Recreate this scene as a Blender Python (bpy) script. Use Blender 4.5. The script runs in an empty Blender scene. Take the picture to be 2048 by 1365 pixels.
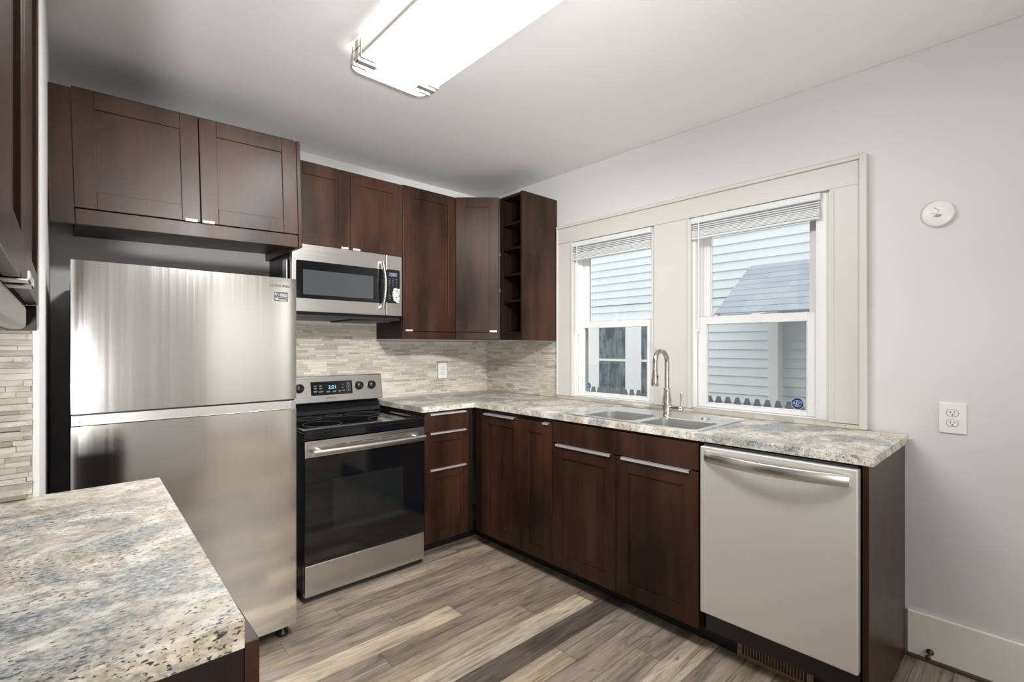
import bpy, bmesh, math, random
from mathutils import Vector, Matrix
R = random.Random(7)
S = bpy.context.scene
COL = S.collection
# ------------------------------------------------------------------ camera
cam_d = bpy.data.cameras.new('camera'); cam = bpy.data.objects.new('camera', cam_d); COL.objects.link(cam)
cam_d.sensor_width = 36.0; cam_d.lens = 978.39 / 2048 * 36.0
cam_d.shift_y = 9.4 / 2048
cam_d.clip_start = 0.02
cam.location = (-2.5917, -3.1274, 1.2819)
cam.rotation_euler = (math.radians(90), 0, -0.7429)
S.camera = cam
# ------------------------------------------------------------------ world and exposure
W = bpy.data.worlds.new('world'); S.world = W; W.use_nodes = True
bgn = W.node_tree.nodes['Background']
bgn.inputs[0].default_value = (0.965, .985, 1.0, 1); bgn.inputs[1].default_value = 1.4
S.view_settings.view_transform = 'Standard'; S.view_settings.look = 'None'
S.view_settings.gamma = 1.0; S.view_settings.use_curve_mapping = False
S.view_settings.exposure = 0.2
LAMP = 24.0          # diffuser of the kitchen ceiling light
HALL_FILL = 60.0         # power of the added fill light in the room behind the camera (W)

# added fill light: bare disk behind the camera, bounced off the ceiling
fl_d = bpy.data.lights.new('bounce_fill', 'AREA'); fl_d.shape = 'DISK'; fl_d.size = .18; fl_d.energy = 24.0; fl_d.color = (1.0, 1.0, 1.0)
fl_o = bpy.data.objects.new('bounce_fill', fl_d); COL.objects.link(fl_o); fl_o.location = (-2.91, -4.20, .95)
fl_o.rotation_euler = (Vector((-1.55, -1.60, 2.49)) - fl_o.location).to_track_quat('-Z', 'Y').to_euler(); fl_d.spread = math.radians(100)

# added spot without a fixture, behind the camera, brightens the stove wall
gb_d = bpy.data.lights.new('spot_fill', 'SPOT'); gb_d.energy = 430.0; gb_d.shadow_soft_size = .16; gb_d.color = (1.0, .99, .975)
gb_d.spot_size = math.radians(72); gb_d.spot_blend = 1.0
gb_o = bpy.data.objects.new('spot_fill', gb_d); COL.objects.link(gb_o); gb_o.location = (-1.75, -3.60, 2.44)
gb_o.rotation_euler = (Vector((-.95, 0, 1.45)) - gb_o.location).to_track_quat('-Z', 'Y').to_euler()

# ------------------------------------------------------------------ materials
MATS = {}
def mat(name, col=(.8, .8, .8), rough=.5, metal=0.0, spec=.5, coat=0.0, emit=None, estr=1.0):
    m = bpy.data.materials.new(name); m.use_nodes = True
    b = m.node_tree.nodes['Principled BSDF']
    b.inputs['Base Color'].default_value = (*col, 1); b.inputs['Roughness'].default_value = rough
    b.inputs['Metallic'].default_value = metal; b.inputs['Specular IOR Level'].default_value = spec
    b.inputs['Coat Weight'].default_value = coat
    if emit: b.inputs['Emission Color'].default_value = (*emit, 1); b.inputs['Emission Strength'].default_value = estr
    MATS[name] = m
    return m
class N:
    """tiny node helper"""
    def __init__(s, m): s.t = m.node_tree; s.b = s.t.nodes['Principled BSDF']
    def n(s, ty, **kw):
        k = s.t.nodes.new(ty)
        for a, v in kw.items():
            if a.startswith('i_'):
                key = a[2:]; key = int(key) if key.isdigit() else key
                k.inputs[key].default_value = v
            else: setattr(k, a, v)
        return k
    def l(s, a, b): s.t.links.new(a, b)
    def coord(s, scale=(1, 1, 1), rot=(0, 0, 0), kind='Object'):
        c = s.n('ShaderNodeTexCoord'); m = s.n('ShaderNodeMapping'); m.inputs['Scale'].default_value = scale; m.inputs['Rotation'].default_value = rot
        s.l(c.outputs[kind], m.inputs['Vector']); return m.outputs[0]
    def noise(s, vec, scale=5, detail=3, rough=.5, dist=0.0):
        k = s.n('ShaderNodeTexNoise'); k.inputs['Scale'].default_value = scale; k.inputs['Detail'].default_value = detail
        k.inputs['Roughness'].default_value = rough; k.inputs['Distortion'].default_value = dist
        if vec is not None: s.l(vec, k.inputs['Vector'])
        return k.outputs[0]
    def ramp(s, fac, stops, interp='LINEAR'):
        k = s.n('ShaderNodeValToRGB'); e = k.color_ramp.elements; k.color_ramp.interpolation = interp
        while len(e) < len(stops): e.new(0.5)
        for i, (p, c) in enumerate(stops):
            e[i].position = p; e[i].color = (*c, 1) if len(c) == 3 else c
        s.l(fac, k.inputs[0]); return k.outputs[0]
    def mix(s, fac, a, b, mode='MIX'):
        k = s.n('ShaderNodeMix', data_type='RGBA', blend_type=mode)
        for sock, v in ((k.inputs[0], fac), (k.inputs[6], a), (k.inputs[7], b)):
            if isinstance(v, (int, float)): sock.default_value = v
            elif isinstance(v, tuple): sock.default_value = (*v, 1)
            else: s.l(v, sock)
        return k.outputs[2]
    def bump(s, h, strength=.2, dist=.002):
        k = s.n('ShaderNodeBump'); k.inputs['Strength'].default_value = strength; k.inputs['Distance'].default_value = dist
        s.l(h, k.inputs['Height']); s.l(k.outputs[0], s.b.inputs['Normal'])
    def base(s, c): s.l(c, s.b.inputs['Base Color'])
g3 = lambda v: (v, v, v)

def paint(name, col, rough=.55, bump=.08):
    m = mat(name, col, rough); n = N(m); v = n.coord()
    a = n.noise(v, 2.2, 4); n.base(n.mix(a, tuple(c * .955 for c in col), tuple(min(1, c * 1.03) for c in col)))
    n.bump(n.noise(v, 90, 3), bump, .001); return m
paint('wall_paint', (.66, .652, .645)); paint('ceiling_paint', (.86, .857, .85), .7, .12)
paint('alcove_paint', (.76, .755, .75)); paint('trim_paint', (.61, .595, .565), .38, .05); paint('baseboard_paint', (.80, .775, .74), .4, .05)
paint('window_vinyl', (.80, .80, .79), .35, .02); paint('white_plastic', (.80, .79, .77), .35, .01)
paint('blind_white', (.70, .715, .71), .4, .0); paint('cord_white', (.72, .72, .70), .6, 0)

def wood(name, dark, light, rough=.34):
    m = mat(name, light, rough, spec=.26, coat=.0); n = N(m)
    v = n.coord((1, 1, .25)); big = n.noise(v, 4.5, 5, .6)
    g = n.noise(n.coord((60, 60, 2.2)), 1.0, 4, .6)
    c = n.ramp(big, [(.36, dark), (.62, light)]); c2 = n.mix(n.ramp(g, [(.35, g3(.72)), (.65, g3(1.08))]), (0, 0, 0), c, 'MULTIPLY')
    k = n.n('ShaderNodeMix', data_type='RGBA', blend_type='MULTIPLY'); k.inputs[0].default_value = .5
    n.l(c, k.inputs[6]); n.l(n.ramp(g, [(.35, g3(.6)), (.65, g3(1.0))]), k.inputs[7]); n.base(k.outputs[2])
    rr = n.ramp(big, [(.3, g3(rough - .05)), (.7, g3(rough + .06))]); n.l(rr, n.b.inputs['Roughness'])
    n.b.inputs['Coat Roughness'].default_value = .3
    return m
wood('espresso', (.0145, .0062, .004), (.054, .0222, .0130))
wood('espresso_dark', (.010, .006, .0045), (.020, .010, .007), .38)
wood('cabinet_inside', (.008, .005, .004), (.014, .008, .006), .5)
mat('kick_black', (.008, .007, .0065), .45); N(MATS['kick_black'])

def steel(name, col=(.60, .585, .565), rough=.24, scale=(2, 2, 260), aniso=.0):
    m = mat(name, col, rough, 1.0); n = N(m)
    a = n.noise(n.coord(scale), 1.0, 3, .6)
    n.l(n.ramp(a, [(.3, g3(rough - .015)), (.7, g3(rough + .02))]), n.b.inputs['Roughness'])
    n.base(n.mix(a, tuple(c * .96 for c in col), tuple(c * 1.03 for c in col)))
    return m
steel('stainless_fridge', (.80, .785, .765), .125, (90, 90, .6))
steel('stainless', (.62, .605, .585), .24, (2, 2, 300)); steel('stainless_dishwasher', (.72, .695, .665), .45, (2, 260, 2)); MATS['stainless_dishwasher'].node_tree.nodes['Principled BSDF'].inputs['Metallic'].default_value = .6
steel('brushed_nickel', (.62, .59, .545), .22, (40, 40, 200)); steel('sink_steel', (.70, .70, .69), .28, (6, 6, 6))
steel('chrome_tab', (.82, .81, .79), .42, (60, 60, 60)); MATS['chrome_tab'].node_tree.nodes['Principled BSDF'].inputs['Metallic'].default_value = .75; steel('handle_steel', (.70, .68, .655), .28, (3, 3, 200))
steel('hood_metal', (.42, .405, .385), .38, (2, 2, 200)); steel('clip_nickel', (.52, .495, .45), .4); MATS['clip_nickel'].node_tree.nodes['Principled BSDF'].inputs['Metallic'].default_value = .35
mat('black_plastic', (.012, .012, .013), .35); mat('black_glass', (.004, .004, .005), .06, spec=.6); mat('black_enamel', (.008, .008, .009), .16)
mat('window_glass_dark', (.045, .052, .055), .12, spec=.7); mat('grey_body', (.030, .030, .031), .5)
mat('oven_screen', (.009, .010, .0105), .1, spec=.6)
mat('dark_ink', (.035, .033, .032), .5); mat('mark_white', (.70, .70, .70), .5); mat('mark_grey', (.16, .16, .16), .5)
mat('display_glow', (.02, .05, .1), .3, emit=(.20, .55, 1.0), estr=2.2); mat('display_violet', (.05, .05, .1), .3, emit=(.40, .38, .95), estr=1.0)
mat('lcd_grey', (.11, .105, .15), .2); mat('sticker_black', (.02, .018, .018), .4); mat('sticker_blue', (.004, .035, .16), .35)
mat('slot_dark', (.03, .027, .025), .6); mat('bronze', (.19, .115, .06), .42, .35); mat('bronze_dark', (.05, .042, .03), .4, .5)
mat('shoe_brown', (.085, .065, .050), .5); mat('caulk', (.58, .50, .33), .6)
mat('peel_film', (.66, .67, .69), .12, spec=.8)
n = N(MATS['peel_film']); n.bump(n.noise(n.coord(), 130, 3, .6, 1.5), 1.0, .004); n.base(n.ramp(n.noise(n.coord(), 95, 3, .6, 2.0), [(.42, g3(.12)), (.52, g3(.72))]))
n = N(MATS['bronze']); n.base(n.mix(n.noise(n.coord(), 22, 3), (.25, .155, .085), (.36, .235, .13)))
# diffuser
mat('diffuser', (.9, .9, .88), .4, emit=(1.0, .995, .985), estr=LAMP)
# clear window glass: mostly straight through, a little mirror
m = bpy.data.materials.new('clear_glass'); m.use_nodes = True; t = m.node_tree; t.nodes.remove(t.nodes['Principled BSDF']); MATS['clear_glass'] = m
o = t.nodes['Material Output']; tr = t.nodes.new('ShaderNodeBsdfTransparent'); gl = t.nodes.new('ShaderNodeBsdfGlossy'); mx = t.nodes.new('ShaderNodeMixShader'); fr = t.nodes.new('ShaderNodeFresnel')
tr.inputs[0].default_value = (.965, .98, .975, 1); gl.inputs['Roughness'].default_value = .02; fr.inputs[0].default_value = 1.4
t.links.new(fr.outputs[0], mx.inputs[0]); t.links.new(tr.outputs[0], mx.inputs[1]); t.links.new(gl.outputs[0], mx.inputs[2]); t.links.new(mx.outputs[0], o.inputs[0])

def granite(name, ang, tint=None):
    m = mat(name, (.6, .58, .53), .42, spec=.35); n = N(m)
    v = n.coord((1, 1, 1), (0, 0, ang)); vs = n.coord((1.0, 1.3, 1.3), (0, 0, ang)); vsp = n.coord((1.0, 1.5, 1.5), (0, 0, ang))
    cloud = n.noise(vs, 3.6, 6, .62, 1.2)
    c = n.ramp(cloud, [(.33, (.34, .27, .19)), (.43, (.55, .50, .405)), (.53, (.70, .68, .62)), (.66, (.56, .53, .455))])
    blue = n.ramp(n.noise(vs, 2.7, 6, .62, 1.5), [(.47, g3(0)), (.57, g3(1))])
    spk = n.ramp(n.noise(vsp, 105, 3, .6), [(.42, g3(0)), (.58, g3(1))])
    bl = n.mix(spk, (.14, .16, .18), (.42, .435, .43))
    c = n.mix(n.mix(.85, (0, 0, 0), blue), c, bl)
    vein = n.ramp(n.noise(vs, 3.0, 6, .62, 2.0), [(.465, g3(0)), (.50, g3(1)), (.535, g3(0))])
    c = n.mix(n.mix(.6, (0, 0, 0), vein), c, (.34, .25, .18))
    mot = n.ramp(n.noise(vsp, 42, 5, .68), [(.36, g3(.58)), (.50, g3(1.06))]); c = n.mix(1.0, c, mot, 'MULTIPLY')
    dens = n.ramp(n.noise(vs, 4.0, 3, .5), [(.36, g3(.68)), (.62, g3(.595))])
    sp = n.noise(n.coord((1.0, 1.9, 1.9), (0, 0, ang)), 120, 3, .55)
    th = n.n('ShaderNodeMath', operation='GREATER_THAN'); n.l(sp, th.inputs[0]); n.l(dens, th.inputs[1])
    c = n.mix(th.outputs[0], c, (.055, .058, .062))
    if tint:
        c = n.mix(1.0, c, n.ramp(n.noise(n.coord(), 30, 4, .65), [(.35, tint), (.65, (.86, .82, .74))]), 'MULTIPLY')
    n.base(c); return m
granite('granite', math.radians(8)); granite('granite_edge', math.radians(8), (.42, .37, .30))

# stone tile: colour by single stone
m = mat('ledger_stone', (.5, .45, .38), .7); n = N(m)
gi = n.n('ShaderNodeNewGeometry'); ri = gi.outputs['Random Per Island']
c = n.ramp(ri, [(0, (.55, .50, .425)), (.25, (.62, .575, .50)), (.5, (.52, .465, .39)), (.7, (.66, .62, .545)), (.9, (.44, .39, .325)), (1.0, (.68, .645, .58))], 'CONSTANT')
st = n.noise(n.coord((12, 12, 120)), 1.0, 4, .6); c = n.mix(.35, c, n.ramp(st, [(.3, g3(.55)), (.7, g3(1.05))]), 'MULTIPLY')
n.base(c); n.bump(n.noise(n.coord(), 130, 4, .7), .35, .003)
m = mat('split_stone', (.58, .53, .46), .8); n = N(m)
gi = n.n('ShaderNodeNewGeometry')
c = n.ramp(gi.outputs['Random Per Island'], [(0, (.72, .68, .61)), (.45, (.66, .62, .55)), (.85, (.46, .41, .34))], 'CONSTANT')
n.base(n.mix(.4, c, n.ramp(n.noise(n.coord(), 90, 4, .65), [(.35, g3(.55)), (.6, g3(1.05))]), 'MULTIPLY')); n.bump(n.noise(n.coord(), 75, 5, .75), .9, .006)
mat('grout', (.30, .26, .21), .9)

# vinyl plank floor: per-plank tone in a colour attribute, grain from noise
m = mat('vinyl_plank', (.3, .27, .24), .42); n = N(m)
at = n.n('ShaderNodeAttribute', attribute_name='plank'); gi = n.n('ShaderNodeNewGeometry')
tc = n.n('ShaderNodeTexCoord'); off = n.n('ShaderNodeVectorMath', operation='ADD'); mul = n.n('ShaderNodeVectorMath', operation='SCALE')
cmb = n.n('ShaderNodeCombineXYZ'); n.l(gi.outputs['Random Per Island'], cmb.inputs[0]); n.l(gi.outputs['Random Per Island'], cmb.inputs[1]); n.l(cmb.outputs[0], mul.inputs[0]); mul.inputs['Scale'].default_value = 37.0
n.l(tc.outputs['Object'], off.inputs[0]); n.l(mul.outputs[0], off.inputs[1])
def mp(sc):
    k = n.n('ShaderNodeMapping'); k.inputs['Scale'].default_value = sc; n.l(off.outputs[0], k.inputs[0]); return k.outputs[0]
grain = n.noise(mp((3.5, 70, 1)), 1.0, 5, .65, .4); blot = n.noise(mp((2.2, 11, 1)), 1.0, 4, .6, .8); fine = n.noise(mp((14, 240, 1)), 1.0, 3, .6)
hue = n.noise(mp((1.3, 8, 1)), 1.0, 3, .5, .5)
c = n.mix(1.0, at.outputs['Color'], n.ramp(blot, [(.30, g3(.52)), (.50, g3(.95)), (.68, g3(1.28))]), 'MULTIPLY')
c = n.mix(1.0, c, n.ramp(grain, [(.32, g3(.50)), (.48, g3(1.0)), (.70, g3(1.22))]), 'MULTIPLY')
c = n.mix(.6, c, n.ramp(fine, [(.35, g3(.72)), (.6, g3(1.1))]), 'MULTIPLY')
c = n.mix(.45, c, n.ramp(hue, [(.36, (.90, .91, .96)), (.52, (1.0, .98, .96)), (.66, (1.12, .98, .80))]), 'MULTIPLY')
kn = n.ramp(n.noise(mp((9, 26, 1)), 1.0, 2, .5), [(.25, g3(.35)), (.33, g3(1.0))]); c = n.mix(.8, c, kn, 'MULTIPLY')
n.base(c); n.l(n.ramp(grain, [(.3, g3(.50)), (.7, g3(.36))]), n.b.inputs['Roughness']); n.bump(fine, .12, .001)
mat('plank_joint', (.045, .036, .03), .7)
# outside
m = mat('lap_siding', (.80, .83, .85), .55); n = N(m); n.base(n.mix(n.noise(n.coord((1, 1, 4)), 2, 4), (.76, .79, .81), (.84, .865, .885)))
mat('house_trim', (.86, .86, .86), .5)
m = mat('shingles', (.20, .225, .26), .85); n = N(m)
gi = n.n('ShaderNodeNewGeometry'); n.base(n.mix(n.noise(n.coord(), 60, 4, .7), n.ramp(gi.outputs['Random Per Island'], [(0, (.44, .48, .54)), (.5, (.52, .56, .62)), (1, (.48, .52, .575))], 'CONSTANT'), (.42, .455, .51)))
m = mat('old_glass', (.05, .065, .075), .12, spec=.6); n = N(m); n.base(n.ramp(n.noise(n.coord((1, 4, 1.3)), 3, 5, .6, .5), [(.4, (.045, .06, .072)), (.62, (.17, .215, .245))]))
m = mat('fence_wood', (.20, .215, .22), .85); n = N(m); n.base(n.mix(n.noise(n.coord((20, 20, 2)), 1, 4), (.16, .175, .18), (.25, .265, .27)))
m = mat('soil', (.12, .13, .08), .9); n = N(m); n.base(n.mix(n.noise(n.coord(), 6, 5), (.09, .11, .06), (.17, .16, .12)))

# ------------------------------------------------------------------ mesh helpers
def I(p): return p
def frame(o, u, w):
    """local (a across, b up, c outwards) -> world"""
    o = Vector(o); u = Vector(u).normalized(); w = Vector(w).normalized()
    return lambda p: o + u * p[0] + Vector((0, 0, 1)) * p[1] + w * p[2]
class MB:
    def __init__(s): s.v = []; s.f = []; s.mi = []; s.sm = []
    def add(s, vs, fs, T=None, mi=0, smooth=False):
        o = len(s.v); s.v += [Vector(T(p)) if T else Vector(p) for p in vs]
        for f in fs: s.f.append([o + i for i in f]); s.mi.append(mi); s.sm.append(smooth)
        return s
    def box(s, a, b, T=None, mi=0):
        x0, x1 = sorted((a[0], b[0])); y0, y1 = sorted((a[1], b[1])); z0, z1 = sorted((a[2], b[2]))
        return s.add([(x0, y0, z0), (x1, y0, z0), (x1, y1, z0), (x0, y1, z0), (x0, y0, z1), (x1, y0, z1), (x1, y1, z1), (x0, y1, z1)],
            [(0, 3, 2, 1), (4, 5, 6, 7), (0, 1, 5, 4), (1, 2, 6, 5), (2, 3, 7, 6), (3, 0, 4, 7)], T, mi)
    def prism(s, poly, z0, z1, T=None, mi=0):
        """poly in (a,b), extruded along c"""
        k = len(poly); vs = [(p[0], p[1], z0) for p in poly] + [(p[0], p[1], z1) for p in poly]
        fs = [tuple(range(k - 1, -1, -1)), tuple(range(k, 2 * k))] + [(i, (i + 1) % k, k + (i + 1) % k, k + i) for i in range(k)]
        return s.add(vs, fs, T, mi)
    def tube(s, path, r, n=10, T=None, mi=0, cap=True, flat=None):
        """path of points; r number or list; flat=(ru,rv) factors"""
        P = [Vector(p) for p in path]; k = len(P); rs = r if isinstance(r, (list, tuple)) else [r] * k
        vs = []; up = None
        for i in range(k):
            d = (P[min(i + 1, k - 1)] - P[max(i - 1, 0)]).normalized()
            if up is None: up = Vector((0, 0, 1)) if abs(d.z) < .9 else Vector((0, 1, 0))
            a = d.cross(up).normalized(); b = a.cross(d).normalized(); up = b
            fa, fb = flat or (1, 1)
            for j in range(n):
                t = 2 * math.pi * j / n; vs.append(P[i] + (a * math.cos(t) * fa + b * math.sin(t) * fb) * rs[i])
        fs = [(i * n + j, i * n + (j + 1) % n, (i + 1) * n + (j + 1) % n, (i + 1) * n + j) for i in range(k - 1) for j in range(n)]
        s.add(vs, fs, T, mi, True)
        if cap: s.add(vs[:n], [tuple(range(n - 1, -1, -1))], T, mi); s.add(vs[-n:], [tuple(range(n))], T, mi)
        return s
    def lathe(s, prof, n=28, T=None, mi=0):
        """prof of (radius, height) about local c axis (third coordinate)"""
        vs = [(r * math.cos(2 * math.pi * j / n), r * math.sin(2 * math.pi * j / n), h) for r, h in prof for j in range(n)]
        k = len(prof); fs = [(i * n + j, i * n + (j + 1) % n, (i + 1) * n + (j + 1) % n, (i + 1) * n + j) for i in range(k - 1) for j in range(n)]
        s.add(vs, fs, T, mi, True)
        s.add(vs[:n], [tuple(range(n - 1, -1, -1))], T, mi); s.add(vs[-n:], [tuple(range(n))], T, mi)
        return s
def rrect(x0, x1, y0, y1, r, k=5):
    out = []
    for cx, cy, a0 in ((x1 - r, y1 - r, 0), (x0 + r, y1 - r, 90), (x0 + r, y0 + r, 180), (x1 - r, y0 + r, 270)):
        for i in range(k + 1):
            a = math.radians(a0 + 90 * i / k); out.append((cx + r * math.cos(a), cy + r * math.sin(a)))
    return out
def wpos(o):
    p = Vector((0, 0, 0))
    while o: p += o.location; o = o.parent
    return p
def obj(name, mb, m, parent=None, bevel=0.0, loc=None, seg=2, sharp=40):
    me = bpy.data.meshes.new(name)
    if parent is not None: base = wpos(parent)
    elif loc is not None: base = Vector(loc)
    else:
        xs = [v for v in mb.v]; base = Vector((sum(v.x for v in xs) / len(xs), sum(v.y for v in xs) / len(xs), min(v.z for v in xs)))
    me.from_pydata([tuple(v - base) for v in mb.v], [], mb.f)
    ms = m if isinstance(m, (list, tuple)) else [m]
    for q in ms: me.materials.append(MATS[q])
    for p, i, sm in zip(me.polygons, mb.mi, mb.sm): p.material_index = i; p.use_smooth = sm
    bm = bmesh.new(); bm.from_mesh(me); bmesh.ops.recalc_face_normals(bm, faces=bm.faces); bm.to_mesh(me); bm.free(); me.update()
    o = bpy.data.objects.new(name, me); COL.objects.link(o)
    if parent is not None: o.parent = parent
    else: o.location = base
    if bevel:
        b = o.modifiers.new('bevel', 'BEVEL'); b.width = bevel; b.segments = seg; b.limit_method = 'ANGLE'; b.angle_limit = math.radians(sharp); b.harden_normals = False
    return o
def thing(name, label, cat, loc, group=None):
    o = bpy.data.objects.new(name, None); COL.objects.link(o); o.location = loc; o.empty_display_size = .1
    o['label'] = label; o['category'] = cat
    if group: o['group'] = group
    return o
def tag(o, label, cat, group=None, kind=None):
    o['label'] = label; o['category'] = cat
    if group: o['group'] = group
    if kind: o['kind'] = kind
    return o
def struct(name, mb, m, parent=None, bevel=0):
    o = obj(name, mb, m, parent, bevel)
    if parent is None: o['kind'] = 'structure'
    return o
def text(name, body, size, pos, rot, m, parent, align='CENTER', sx=1.0, ext=.0002):
    cu = bpy.data.curves.new(name, 'FONT'); cu.body = body; cu.size = size; cu.align_x = align; cu.align_y = 'CENTER'; cu.extrude = ext
    tmp = bpy.data.objects.new('tmp', cu); COL.objects.link(tmp); bpy.context.view_layer.update()
    me = bpy.data.meshes.new_from_object(tmp.evaluated_get(bpy.context.evaluated_depsgraph_get())); bpy.data.objects.remove(tmp); bpy.data.curves.remove(cu)
    me.name = name; me.materials.clear(); me.materials.append(MATS[m]); o = bpy.data.objects.new(name, me); COL.objects.link(o)
    o.parent = parent; o.location = Vector(pos) - wpos(parent); o.rotation_euler = rot; o.scale = (sx, 1, 1)
    return o
RY = (math.radians(90), 0, 0)                    # faces -y
RX = (math.radians(90), 0, math.radians(-90))    # faces -x

# ------------------------------------------------------------------ the room
CZ = 2.4926
XL = -3.02; YB = -4.45; XA = -2.634; YA = -1.462     # left wall, wall behind the camera, fridge-side wall and its face
TONES = {'l': (.49, .41, .31), 'm': (.245, .197, .154), 'd': (.128, .102, .088), 'g': (.285, .236, .19), 't': (.345, .28, .208)}
slab = MB().box((XL - .3, YB - 2.6, -.12), (.12, .12, -.0022))
fl = MB(); tones = []
PW = .1168; fixed = {0: [(-1.19, 'l'), (1, 'm')], 3: [(-1.76, 'm'), (-.622, 'l'), (1, 'm')], 4: [(-.40, 'd'), (1, 'm')], -2: [(-1.902, 'm'), (-.75, 'g'), (1, 't')], -4: [(-1.21, 'g'), (1, 't')],
    1: [(-1.62, 'g'), (-.45, 'm'), (1, 'm')], 2: [(-2.05, 't'), (-.93, 't'), (1, 'm')], -1: [(-1.45, 'g'), (1, 'm')], -3: [(-1.62, 'm'), (-.5, 'm'), (1, 'm')], -5: [(-1.9, 'm'), (-.78, 'g'), (1, 'm')],
    5: [(-1.05, 't'), (1, 'g')], 6: [(-1.5, 'm'), (-.41, 'g'), (1, 'm')], 7: [(-.80, 'g'), (1, 'm')], 8: [(-1.6, 'm'), (-.45, 'l'), (1, 'm')], 9: [(-.98, 't'), (1, 'g')], 10: [(-1.3, 'm'), (-.2, 't')], 11: [(-.7, 'm'), (1, 'm')], 12: [(-.9, 'd'), (1, 'm')]}
for k in range(-10, 50):
    y1 = -1.137 - PW * k; y0 = y1 - PW
    if y0 < YB - 2.5: break
    if y1 > .05: continue
    if k in fixed:
        e = fixed[k]; cells = []; x = e[0][0]
        b = x
        prev = x
        cells.append((x - 1.12, x, e[0][1])); lo = x - 1.12
        for xe, tn in e[1:]: cells.append((prev, min(xe, prev + 1.12), tn)); prev = min(xe, prev + 1.12)
        while prev < .05: cells.append((prev, prev + 1.12, R.choice('mgmd'))); prev += 1.12
    else:
        lo = R.uniform(-1.2, -.1); prev = lo; cells = []
        while prev < .05: cells.append((prev, prev + 1.12, R.choice('mmgtdl'))); prev += 1.12
    while lo > XL - .2: cells.append((lo - 1.12, lo, R.choice('mmgtdl'))); lo -= 1.12
    for a, b, tn in cells:
        a = max(a, XL - .2); b = min(b, .1)
        if b - a < .01: continue
        g = .0007
        fl.add([(a + g, y0 + g, 0), (b - g, y0 + g, 0), (b - g, y1 - g, 0), (a + g, y1 - g, 0)], [(0, 1, 2, 3)], mi=0)
        j = R.uniform(.93, 1.07); tones.append(tuple(min(1, c * j) for c in TONES[tn]))
nf = len(fl.f)
for f in slab.f: pass
fl.add([tuple(v) for v in slab.v], slab.f, mi=1)
floor = obj('floor', fl, ['vinyl_plank', 'plank_joint'], loc=(0, 0, 0)); floor['kind'] = 'structure'
ca = floor.data.color_attributes.new('plank', 'FLOAT_COLOR', 'CORNER')
for p in floor.data.polygons:
    c = tones[p.index] if p.index < nf else (.05, .04, .03)
    for li in p.loop_indices: ca.data[li].color = (*c, 1)
struct('ceiling', MB().box((XL - .3, YB - 2.6, CZ), (.14, .12, CZ + .12)), 'ceiling_paint')
struct('wall_back', MB().box((XL - .1, 0, 0), (.14, .12, CZ)), 'wall_paint')
struct('wall_fridge_side', MB().box((XL - .1, YA, 0), (XA, -.001, CZ - .001)), 'alcove_paint')
struct('wall_left', MB().box((XL - .12, YB, 0), (XL, YA - .001, CZ - .001)), 'wall_paint')
# right wall with the two window openings
W1 = (-.928, -1.566); W2 = (-1.788, -2.463); WZ = (.936, 1.992)
wr = MB()
def wseg(y0, y1, z0, z1): wr.box((0, y0, z0), (.14, y1, z1))
wseg(YB, W2[1], 0, CZ - .001); wseg(W2[1], W2[0], 0, WZ[0]); wseg(W2[1], W2[0], WZ[1], CZ - .001); wseg(W2[0], W1[1], 0, CZ - .001)
wseg(W1[1], W1[0], 0, WZ[0]); wseg(W1[1], W1[0], WZ[1], CZ - .001); wseg(W1[0], -.001, 0, CZ - .001)
struct('wall_right', wr, 'wall_paint')
# wall behind the camera: a cased opening to the next room
DX = (-1.50, -.28); DZ = 2.06
wf = MB().box((XL, YB - .12, 0), (DX[0], YB, CZ - .001)).box((DX[1], YB - .12, 0), (0, YB, CZ - .001)).box((DX[0], YB - .12, DZ), (DX[1], YB, CZ - .001))
struct('wall_front', wf, 'wall_paint')
tf = MB()
for a, b in ((DX[0] - .09, DX[0]), (DX[1], DX[1] + .09)): tf.box((a, YB, 0), (b, YB + .018, DZ + .09))
tf.box((DX[0], YB, DZ), (DX[1], YB + .018, DZ + .09)); struct('trim_1', tf, 'trim_paint', bevel=.003)
hw = MB().box((XL - .12, YB - 2.55, 0), (XL, YB - .121, CZ - .001)).box((0, YB - 2.55, 0), (.12, YB - .121, CZ - .001)).box((XL, YB - 2.6, 0), (0, YB - 2.55, CZ - .001))
struct('wall_far_room', hw, 'wall_paint')
hl = bpy.data.lights.new('next_room_fill', 'AREA'); hl.energy = HALL_FILL; hl.shape = 'DISK'; hl.size = .6; hl.color = (1, .985, .96)  # added unseen fill, brightens the kitchen through the cased opening
ho = bpy.data.objects.new('next_room_fill', hl); COL.objects.link(ho); ho.location = (-1.1, YB - 1.2, 2.42)
# baseboard and shoe on the right wall
struct('baseboard_right', MB().box((-.016, YB + .001, .016), (-.0005, -2.742, .19)), 'baseboard_paint', bevel=.003)
struct('trim_2', MB().box((-.020, YB + .001, .0005), (-.0005, -2.742, .0155)), 'shoe_brown', bevel=.003)

# ------------------------------------------------------------------ window casing, sashes, blinds
tc_ = MB(); X0 = -.020
def cas(y0, y1, z0, z1, x=X0): tc_.box((x, y0, z0), (-.0005, y1, z1))
CB = .934
cas(-.796, W1[0], CB, 2.0); cas(W1[1], W2[0], CB, 1.992); cas(W2[1], -2.604, CB, 1.9935)
cas(-.796, -2.604, 1.993, 2.100)
cas(-.794, -2.606, 2.100, 2.118, -.030); cas(-.794, -.806, CB, 2.0995, -.026); cas(-2.580, -2.608, CB - .018, 2.1185, -.036)
cas(W1[0] - .012, W1[0] + .004, CB, 1.992, -.025); cas(W2[0] - .010, W2[0] + .012, CB, 1.985, -.025); cas(W2[1] - .02, W2[1] + .003, CB, 1.985, -.0235)
struct('trim_3', tc_, 'trim_paint', bevel=.0025)

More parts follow.
